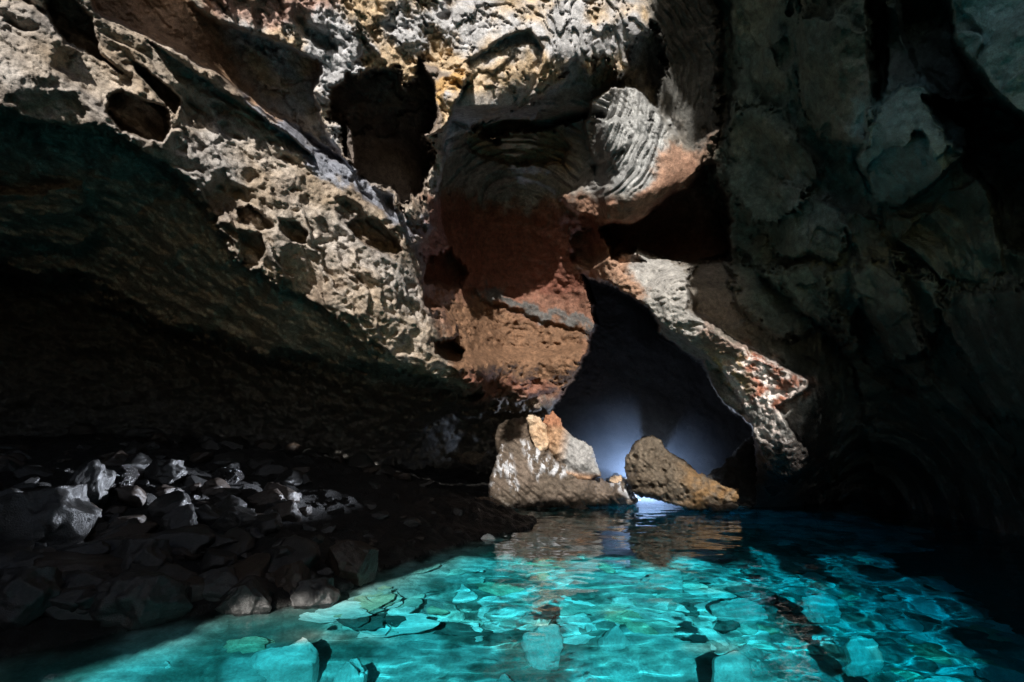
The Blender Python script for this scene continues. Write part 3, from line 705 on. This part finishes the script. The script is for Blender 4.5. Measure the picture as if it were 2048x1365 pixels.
def cf(a, b, sc_=1.2, th=0.5):
    def f(p, x, y):
        t = np.clip(th + 0.9 * fbm(p * sc_ + 3, 4), 0, 1)[:, None]
        return np.array(a, np.float32) * (1 - t) + np.array(b, np.float32) * t
    return f
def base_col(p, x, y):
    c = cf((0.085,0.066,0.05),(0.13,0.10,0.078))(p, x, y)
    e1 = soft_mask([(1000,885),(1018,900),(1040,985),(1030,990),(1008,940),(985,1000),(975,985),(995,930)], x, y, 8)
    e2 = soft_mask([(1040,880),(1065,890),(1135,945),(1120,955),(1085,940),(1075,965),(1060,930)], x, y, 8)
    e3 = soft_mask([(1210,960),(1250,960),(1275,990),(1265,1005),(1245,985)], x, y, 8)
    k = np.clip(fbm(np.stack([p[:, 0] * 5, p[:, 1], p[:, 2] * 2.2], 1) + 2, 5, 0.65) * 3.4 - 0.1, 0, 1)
    return mixc(c, (0.50, 0.51, 0.54), np.clip(e1 + e2 + e3, 0, 1) * k)  # bluish white slivers of light painted on the edge and ridge
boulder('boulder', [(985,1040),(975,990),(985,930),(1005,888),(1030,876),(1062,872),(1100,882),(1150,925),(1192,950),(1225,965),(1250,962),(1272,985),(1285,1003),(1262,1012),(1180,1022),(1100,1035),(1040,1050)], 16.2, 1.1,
        'broad grey brown boulder with light slivers painted on its edge, lying at the water under the leaning slab', cfun=base_col, pit=0.12, strat=0.3, edge=60, seed=2)
def slab_col(p, x, y):
    t = np.clip((x - 1118 + 0.2 * (y - 880)) / 24, 0, 1)
    c = cf((0.28,0.17,0.10),(0.34,0.24,0.16))(p, x, y)
    c = mixc(c, (0.25,0.245,0.24), t)
    k = sstep((862 - y) / 16) ; c = mixc(c, (0.27,0.125,0.07), k)
    k = sstep((y - 935 - 0.12 * (x - 1120)) / 14); return mixc(c, (0.30,0.18,0.11), k)
boulder('rock_slab', [(1088,826),(1105,822),(1122,838),(1130,858),(1160,880),(1185,895),(1192,915),(1205,945),(1200,956),(1165,962),(1130,948),(1110,920),(1090,890),(1080,850)], 15.7, 0.65,
        'smooth grey leaning slab with an orange tip, standing on the broad boulder', 'rock slab', cfun=slab_col, pit=0.06, strat=0.3, edge=40, seed=5, tilt=(-0.3, 0))
boulder('wedged_rock', [(1052,838),(1065,826),(1078,832),(1092,850),(1098,880),(1090,905),(1078,912),(1068,892),(1058,865)], 15.55, 0.4,
        'small pitted tan rock wedged against the left side of the leaning slab', 'rock', cfun=cf((0.40,0.27,0.17),(0.46,0.36,0.26)), pit=0.35, edge=18, seed=8)
def pointed_col(p, x, y):
    c = cf((0.075,0.057,0.04),(0.13,0.105,0.078))(p, x, y)
    k = np.clip(0.5 + 1.2 * fbm(p * 3 + 6, 3), 0, 1) * sstep((x - 1340) / 60)
    return mixc(c, (0.22,0.125,0.05), k * 0.75)
boulder('pointed_boulder', [(1252,905),(1268,885),(1292,872),(1305,868),(1318,876),(1330,895),(1372,925),(1420,955),(1452,972),(1478,982),(1480,1000),(1468,1012),(1440,1020),(1390,1026),(1362,1018),(1330,1008),(1298,1000),(1262,985),(1252,960),(1248,930)], 15.0, 1.1,
        'pointed dark brown honeycombed boulder leaning in the water before the blue glow', cfun=pointed_col, pit=1.6, strat=0.1, edge=70, seed=12, rear=1.5, tilt=(-0.35, 0))
boulder('small_boulder', [(1215,962),(1225,952),(1242,950),(1252,958),(1258,968),(1250,975),(1228,974)], 16.0, 0.18,
        'small tan stone in the gap between the broad boulder and the pointed boulder', 'rock', cfun=cf((0.38,0.27,0.18),(0.44,0.33,0.22)), pit=0.1, edge=12, seed=15)
boulder('low_boulder', [(905,1035),(925,1010),(950,995),(985,990),(1005,1010),(1018,1040),(1000,1056),(950,1060),(915,1050)], 14.2, 0.5,
        'low dark brown rock at the water left of the broad boulder', 'rock', cfun=cf((0.10,0.075,0.055),(0.16,0.12,0.09)), pit=0.2, edge=25, seed=18)

boulder('boulder', [(985,872),(1000,848),(1022,834),(1050,832),(1072,850),(1078,890),(1066,925),(1020,925),(990,905)], 16.75, 0.9,
        'dark brown boulder in shadow behind the small pitted tan rock', cfun=cf((0.05,0.038,0.028),(0.085,0.062,0.045)), pit=0.3, edge=30, seed=29)
boulder('boulder', [(1392,985),(1412,950),(1448,925),(1478,888),(1508,872),(1532,890),(1542,1015),(1470,1022),(1410,1015)], 16.0, 0.5,
        'added black rock shading the passage edge behind the low tail of the pointed boulder', cfun=cf((0.018,0.016,0.015),(0.03,0.027,0.025)), pit=0.3, edge=30, seed=33)  # added to keep lamp light off the right edge of the passage
boulder('rock', [(1206,1000),(1212,958),(1232,946),(1258,952),(1266,980),(1262,1004)], 16.9, 0.35,
        'added dark wet rock blocking lamp light behind the small tan stone in the gap', 'rock', cfun=cf((0.05,0.045,0.04),(0.08,0.07,0.06)), pit=0.2, edge=20, seed=36)  # added to stop lamp light leaking through the gap
boulder('rock', [(1287,922),(1291,896),(1302,882),(1314,886),(1319,905),(1316,925),(1304,932)], 16.95, 0.9,
        'added dark rock blocking lamp light close behind the top of the pointed boulder', 'rock', cfun=cf((0.04,0.035,0.03),(0.06,0.05,0.045)), pit=0.2, edge=20, seed=23)  # hidden rock added above the lamp to cut a dark sector in the rays
for k, (a_, b_, w_, h_, yy, lb) in enumerate([(1158,1020,22,12,15.3,'low dark stone at the foot of the broad boulder'), (1072,1036,26,13,15.1,'dark wet rock in the water before the left end of the broad boulder'),
        (1262,1004,16,9,15.7,'small wet stone at the waterline in the gap under the blue glow'), (1446,1018,30,12,14.3,'dark stone against the low tail of the pointed boulder'), (935,915,40,14,17.2,'grey block on the shadowed ledge left of the broad boulder'), (1140,1086,12,7,12.5,'tiny dark rock breaking the water surface before the broad boulder')]):
    th_ = np.linspace(0, 2 * np.pi, 11)[:-1]; rr_ = 1 + 0.22 * np.sin(th_ * 3 + k) + 0.12 * np.cos(th_ * 5 + 2 * k)
    boulder('rock', [(a_ + w_ * r_ * math.cos(t_), b_ + h_ * r_ * math.sin(t_)) for t_, r_ in zip(th_, rr_)], yy, 0.3, lb, 'rock', cfun=cf((0.07,0.055,0.045),(0.11,0.09,0.07)), pit=0.2, edge=14, seed=40 + k, step=1.5)
# ------------------------------------------------------------------ beach rocks and sea-floor stones
def stone_mesh(name, seed, sub=4, angular=0.5, lump=0.22, pit=0.0):
    b = bmesh.new(); bmesh.ops.create_icosphere(b, subdivisions=sub, radius=1.0)
    v = np.array([x.co[:] for x in b.verts], np.float32); f = np.array([[x.index for x in t.verts] for t in b.faces]); b.free()
    r_ = np.random.default_rng(seed)
    out = v * (1 + lump * fbm(v * 0.9 + seed * 3.7, 3))[:, None]
    for k in range(int(3 + 9 * angular)):
        nn = r_.normal(size=3); nn /= np.linalg.norm(nn)
        h = r_.uniform(0.55, 0.92)
        e = np.maximum(0, out @ nn - h)
        out = out - (e * 0.92)[:, None] * nn
    out = out * (1 + 0.05 * fbm(v * 3.2 + seed, 5, 0.6))[:, None]
    if pit: out = out * (1 - pit * pits(v * 3 + seed, 0.25, 0.6, 0.85))[:, None]
    return make_mesh(name, out, f)
rs = np.random.default_rng(4)
PROTO_L = [stone_mesh('beach_rock', 100 + k, 5, a, l, p) for k, (a, l, p) in enumerate([(0.6,0.25,0),(0.3,0.3,0),(0.8,0.2,0),(0.1,0.3,0),(0.5,0.3,0.5)])]
PROTO_S = [stone_mesh('beach_rock', 200 + k, 4, a, 0.28, 0) for k, a in enumerate([0.9,0.6,0.8,0.4,0.7,1.0,0.5])]
PROTO_U = [stone_mesh('submerged_stone', 300 + k, 4, a, 0.42, 0) for k, a in enumerate([0.2,0.0,0.1,0.3,0.0,0.2,0.1])]
def place(name, me, loc, size, rot, mat, label, cat, group=None):
    key = (me.name, mat.name)
    if key not in place.cache:
        m2 = me.copy(); m2.materials.clear(); m2.materials.append(mat); place.cache[key] = m2
    o = bpy.data.objects.new(name, place.cache[key]); COL.objects.link(o)
    o.location = loc; o.scale = size; o.rotation_euler = rot
    return tag(o, label, cat, group)
place.cache = {}

BIG = [ # px, py of the centre, half width px, half height px, distance nudge, prototype, material, label
 (75,1045,80,72,0,1,M_BEACH,'huge rounded dark boulder with a lit right edge at the left end of the beach'),
 (178,985,30,52,0,3,M_BEACH,'smooth elongated boulder leaning right beside the huge rounded boulder'),
 (232,962,40,34,0,4,M_BEACH3,'rough pitted glittering boulder on the upper beach behind the smooth elongated one'),
 (280,1118,48,42,0,1,M_BEACH,'greenish dark rounded boulder in the lower middle of the beach slope'),
 (290,1205,64,46,0,3,M_BEACH,'large rounded black boulder low on the beach near the water'),
 (498,1205,48,38,0,0,M_BEACH,'rounded black boulder with its foot in the bright shallow water'),
 (625,1195,42,34,0,1,M_BEACH,'dark dome shaped boulder at the water with a pale stone before it'),
 (705,1122,58,40,0,0,M_BEACH2,'big brown angular boulder at the bend of the waterline'),
 (165,1185,52,34,0,3,M_BEACH,'wide low black boulder left of the large rounded one near the water'),
 (590,1160,40,26,0,2,M_BEACH2,'brown rock behind the dark dome shaped boulder'),
 (365,1050,30,30,0,2,M_BEACH,'angular rock with a bright split right face in mid beach'),
 (475,1040,44,26,0,0,M_BEACH,'sloping slab shaped rock with a pale right end in mid beach'),
 (330,945,34,26,0,1,M_BEACH,'domed striped boulder on the upper beach'),
 (440,1175,44,28,0,2,M_BEACH,'flat dark rock behind the rounded black boulder at the water'),
 (40,1190,60,50,0,1,M_BEACH,'dark boulder at the lower left corner above the waterline'),
 (60,1100,36,22,0,0,M_BEACH,'small dark rock under the huge rounded boulder'),
 (540,1000,34,16,0,2,M_BEACH2,'flat brown rock on the middle of the upper beach'),
 (460,955,26,20,0,4,M_BEACH3,'pitted rock with a white speckled edge on the upper beach'),
]
def beach_hit(px, py):
    p = CAM + rays(px, py) * np.arange(3.0, 26.0, 0.05)[:, None]
    z, d = ground_z(p[:, 0], p[:, 1])
    hit = np.nonzero(p[:, 2] < z)[0]
    return p[hit[0]] if len(hit) else p[-1]
for px, py, hw, hh, dn, pr, mt, lab in BIG:
    p = beach_hit(px, py + hh * 0.75)
    Yd = p[1]; sx = hw * Yd / F; sz = hh * Yd / F
    c = at(px, py, Yd)
    place('boulder', PROTO_L[pr], c, (sx * 1.12, (sx + sz) * 0.5, sz * 1.15), (rs.uniform(-.2,.2), rs.uniform(-.2,.2), rs.uniform(-.5,.5)), mt, lab, 'boulder')
SMALL_LABEL = 'small loose dark rock scattered over the beach slope'
nb = 0
while nb < 265:
    px = rs.uniform(-60, 960); py = rs.uniform(875, 1235)
    p = beach_hit(px, py)
    z, d = ground_z(np.array([p[0]]), np.array([p[1]]))
    if d[0] < 0.1 or p[1] > 15.5: continue
    if px > 700 and rs.random() < 0.5: continue
    s = (0.07 + 0.24 * rs.random() ** 1.8) * (1.0 if px < 620 else 0.55)
    place('beach_rock', PROTO_S[rs.integers(7)], (p[0], p[1], z[0] + s * 0.25), (s * rs.uniform(.9,1.7), s * rs.uniform(.8,1.2), s * rs.uniform(.5,.95)),
          (rs.uniform(-.4,.4), rs.uniform(-.4,.4), rs.uniform(0,6.3)), (M_BEACH, M_BEACH, M_BEACH2)[rs.integers(3)], SMALL_LABEL, 'rock', 'small loose rocks on the beach')
    nb += 1
# rocks along the back of the beach
for k in range(26):
    px = 60 + 36 * k + rs.uniform(-14, 14); last = None
    for py in np.arange(985, 840, -4.0):
        p = beach_hit(px, py)
        if p[1] > 15.3 or p[2] > 2.6: break
        last = p
    if last is None or px > 970: continue
    s_ = rs.uniform(0.16, 0.36)
    place('beach_rock', PROTO_S[rs.integers(7)], (last[0], last[1] - 0.1, last[2] + s_ * 0.3), (s_ * rs.uniform(1.0, 1.8), s_, s_ * rs.uniform(.6, 1.0)), (rs.uniform(-.3,.3), rs.uniform(-.3,.3), rs.uniform(0,6.3)),
          (M_BEACH, M_BEACH2)[k % 2], 'dark rock along the back edge of the beach under the overhang', 'rock', 'rocks along the back edge of the beach')
SUB = [ # px, py, half w, half h, material, label
 (890,1350,60,30,M_PALE2,'rounded green stone under water at the bottom edge'),
 (1760,1200,30,10,M_PALE2,'pale green stone under water far to the right'),
 (510,1242,50,10,M_PALE3,'yellow green stone at the foot of the rounded black boulder'),
 (965,1218,42,17,M_PALE2,'rounded greenish stone under water beyond the middle'),
 (980,1196,30,9,M_PALE,'small white stone under water above the rounded greenish stone'),
 (1260,1165,50,12,M_PALE,'pale stone under water at the shaded far edge of the bright pool'),
 (1460,1275,60,14,M_DARKST,'dark hollow looking stone under water among pale ones'),

]
for px, py, hw, hh, mt, lab in SUB:
    zb = -0.5
    for it in range(4):
        c = on_plane(np.array(px), np.array(py), zb + 0.15); z, d = ground_z(np.array([c[0]]), np.array([c[1]])); zb = float(min(z[0], -0.12))
    sx = 0.85 * hw * c[1] / F; sy = min(sx * 1.2, hh * c[1] / F / 0.42)
    place('submerged_stone', PROTO_U[rs.integers(7)], (c[0], c[1], zb - 0.06), (sx, sy, 0.24), (0, 0, rs.uniform(-.3,.3)), mt, lab, 'stone')
for px, py, r_ in RAISED:
    c = on_plane(np.array(float(px)), np.array(float(py)), -0.15)
    place('submerged_stone', PROTO_U[rs.integers(7)], (c[0], c[1], -0.66 if px in (1085, 1450, 590) else -1.05), (r_ * 1.15, r_ * 0.75, 0.54), (0, 0, rs.uniform(-.4,.4)), M_PALE,
          {590:'white crowned stone just under the surface in the lower left of the pool',1085:'brightest white stone just under the surface at the middle of the pool',1450:'bright white oval stone just under the surface near the lower right',1480:'long white stone just under the surface in the right half of the pool',1640:'narrow white stone right of the long white stone',645:'pale stone just under the surface before the dark dome shaped boulder',705:'pale blue stone right of the white crowned stone',1330:'pale stone at the shaded far edge of the bright pool',1720:'pale stone below the narrow white stone',1010:'rounded pale stone near the bottom edge of the pool',320:'pale stone just under the surface near the lower left corner',1230:'small pale stone right of the brightest white stone',1900:'pale stone just under the surface at the lower right corner'}[px], 'stone')
ns = 0
while ns < 285:
    px = rs.uniform(-100, 2150); py = 1060 + 340 * rs.random() ** 0.8
    if ns > 225: px = rs.uniform(60, 760); py = rs.uniform(1225, 1420)
    c = on_plane(np.array(px), np.array(py), -1.0); z, d = ground_z(np.array([c[0]]), np.array([c[1]]))
    if d[0] > -0.25 or c[1] > 13: continue
    s = rs.uniform(0.07, 0.24)
    mt = (M_PALE, M_PALE, M_PALE, M_PALE2, M_PALE2, M_PALE3, M_DARKST)[rs.integers(7)]
    lab = {M_PALE: 'small pale stone on the sunlit sea floor', M_PALE2: 'small grey green stone on the sea floor', M_PALE3: 'small yellowish stone on the sea floor', M_DARKST: 'small dark stone on the sea floor'}[mt]
    place('submerged_stone', PROTO_U[rs.integers(7)], (c[0], c[1], z[0] + s * 0.05), (s * rs.uniform(1,2.2), s * rs.uniform(.7,1.2), s * rs.uniform(.25,.5)), (rs.uniform(-.2,.2), rs.uniform(-.2,.2), rs.uniform(0,6.3)), mt, lab, 'stone', 'small stones on the sea floor, ' + mt.name)
    ns += 1

# ------------------------------------------------------------------ mist in the deep passage and the lamp that lights it
bm = bmesh.new()
bmesh.ops.create_icosphere(bm, subdivisions=4, radius=1, matrix=Matrix.Translation((4.3, 16.95, 0.8)) @ Matrix.Diagonal((4.1, 2.6, 4.1, 1)))
me = bpy.data.meshes.new('mist'); bm.to_mesh(me); bm.free()
mm = bpy.data.materials.new('thin mist'); mm.use_nodes = True; nt = mm.node_tree; nt.nodes.clear()
o_ = node(nt, 'ShaderNodeOutputMaterial'); pv = node(nt, 'ShaderNodeVolumePrincipled'); pv.inputs['Color'].default_value = (0.6, 0.75, 1, 1)
tc = node(nt, 'ShaderNodeTexCoord'); gm = node(nt, 'ShaderNodeVectorMath', operation='LENGTH')
mp_ = node(nt, 'ShaderNodeMapping'); mp_.inputs['Location'].default_value = (-1.05, -4.15, -0.2); mp_.inputs['Scale'].default_value = (0.245, 0.245, 0.27)
nt.links.new(tc.outputs['Object'], mp_.inputs[0]); nt.links.new(mp_.outputs[0], gm.inputs[0])
fo_ = node(nt, 'ShaderNodeMapRange', interpolation_type='SMOOTHERSTEP'); nt.links.new(gm.outputs['Value'], fo_.inputs[0])
fo_.inputs[1].default_value = 0.0; fo_.inputs[2].default_value = 0.95; fo_.inputs[3].default_value = 1.0; fo_.inputs[4].default_value = 0.0
nz = node(nt, 'ShaderNodeTexNoise', Scale=1.1, Detail=3.0); nt.links.new(tc.outputs['Object'], nz.inputs['Vector'])
m1 = node(nt, 'ShaderNodeMath', operation='MULTIPLY'); nt.links.new(fo_.outputs[0], m1.inputs[0]); nt.links.new(nz.outputs[0], m1.inputs[1])
m2 = node(nt, 'ShaderNodeMath', operation='MULTIPLY'); nt.links.new(m1.outputs[0], m2.inputs[0]); m2.inputs[1].default_value = 0.16
nt.links.new(m2.outputs[0], pv.inputs['Density'])
nt.links.new(pv.outputs[0], o_.inputs[1])
tag(link('mist', me, mm), kind='stuff')
ld = bpy.data.lights.new('cave_lamp', 'POINT'); ld.energy = 700; ld.color = (0.62, 0.76, 1.0); ld.shadow_soft_size = 0.10
lo = bpy.data.objects.new('cave_lamp', ld); COL.objects.link(lo); lo.location = at(np.array(1294.), np.array(966.), np.array(16.9))

fd = bpy.data.lights.new('added_beach_spot', 'SPOT'); fd.energy = 14000; fd.color = (0.8, 0.87, 1.0); fd.shadow_soft_size = 0.0; fd.spot_size = R(25); fd.spot_blend = 0.7  # added spot to rim light the beach rocks, apart from the cave lamp
fo = bpy.data.objects.new('added_beach_spot', fd); COL.objects.link(fo); fo.location = at(np.array(1238.), np.array(885.), np.array(14.1))
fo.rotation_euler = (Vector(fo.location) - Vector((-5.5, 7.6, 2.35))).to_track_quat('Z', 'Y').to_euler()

# ------------------------------------------------------------------ sky, sun, camera
w = bpy.data.worlds.new('World'); sc.world = w; w.use_nodes = True
nt = w.node_tree; bg = nt.nodes['Background']; bg.inputs[1].default_value = 0.13
sk = nt.nodes.new('ShaderNodeTexSky'); sk.sky_type = 'NISHITA'; sk.sun_disc = False
sk.sun_elevation = SUN_EL; sk.sun_rotation = math.atan2(TO_SUN[0], TO_SUN[1])
nt.links.new(sk.outputs[0], bg.inputs[0])
sd = bpy.data.lights.new('sun', 'SUN'); sd.energy = 5.0; sd.angle = R(0.5); sd.color = (1.0, 0.95, 0.88)
so = bpy.data.objects.new('sun', sd); COL.objects.link(so)
so.rotation_euler = Vector(TO_SUN).to_track_quat('Z', 'Y').to_euler()
so.location = (0, -3, 8)
sd.cycles.is_caustics_light = True
for o in COL.objects:
    if o.name.startswith(('submerged_stone', 'sea_floor')): o.cycles.is_caustics_receiver = True

cd = bpy.data.cameras.new('camera'); cd.sensor_width = 36; cd.lens = 17; cd.clip_start = 0.05; cd.clip_end = 500
co = bpy.data.objects.new('camera', cd); COL.objects.link(co)
co.location = CAM; co.rotation_euler = (R(90) + PITCH, 0, 0)
sc.camera = co
sc.view_settings.view_transform = 'Standard'; sc.view_settings.look = 'None'; sc.view_settings.exposure = 0.6; sc.view_settings.gamma = 1
cy = sc.cycles
cy.use_denoising = True; cy.denoising_prefilter = 'NONE'
cy.max_bounces = 6; cy.diffuse_bounces = 3; cy.glossy_bounces = 3; cy.transparent_max_bounces = 8; cy.volume_bounces = 0
cy.sample_clamp_indirect = 1.2
cy.caustics_reflective = False; cy.caustics_refractive = True
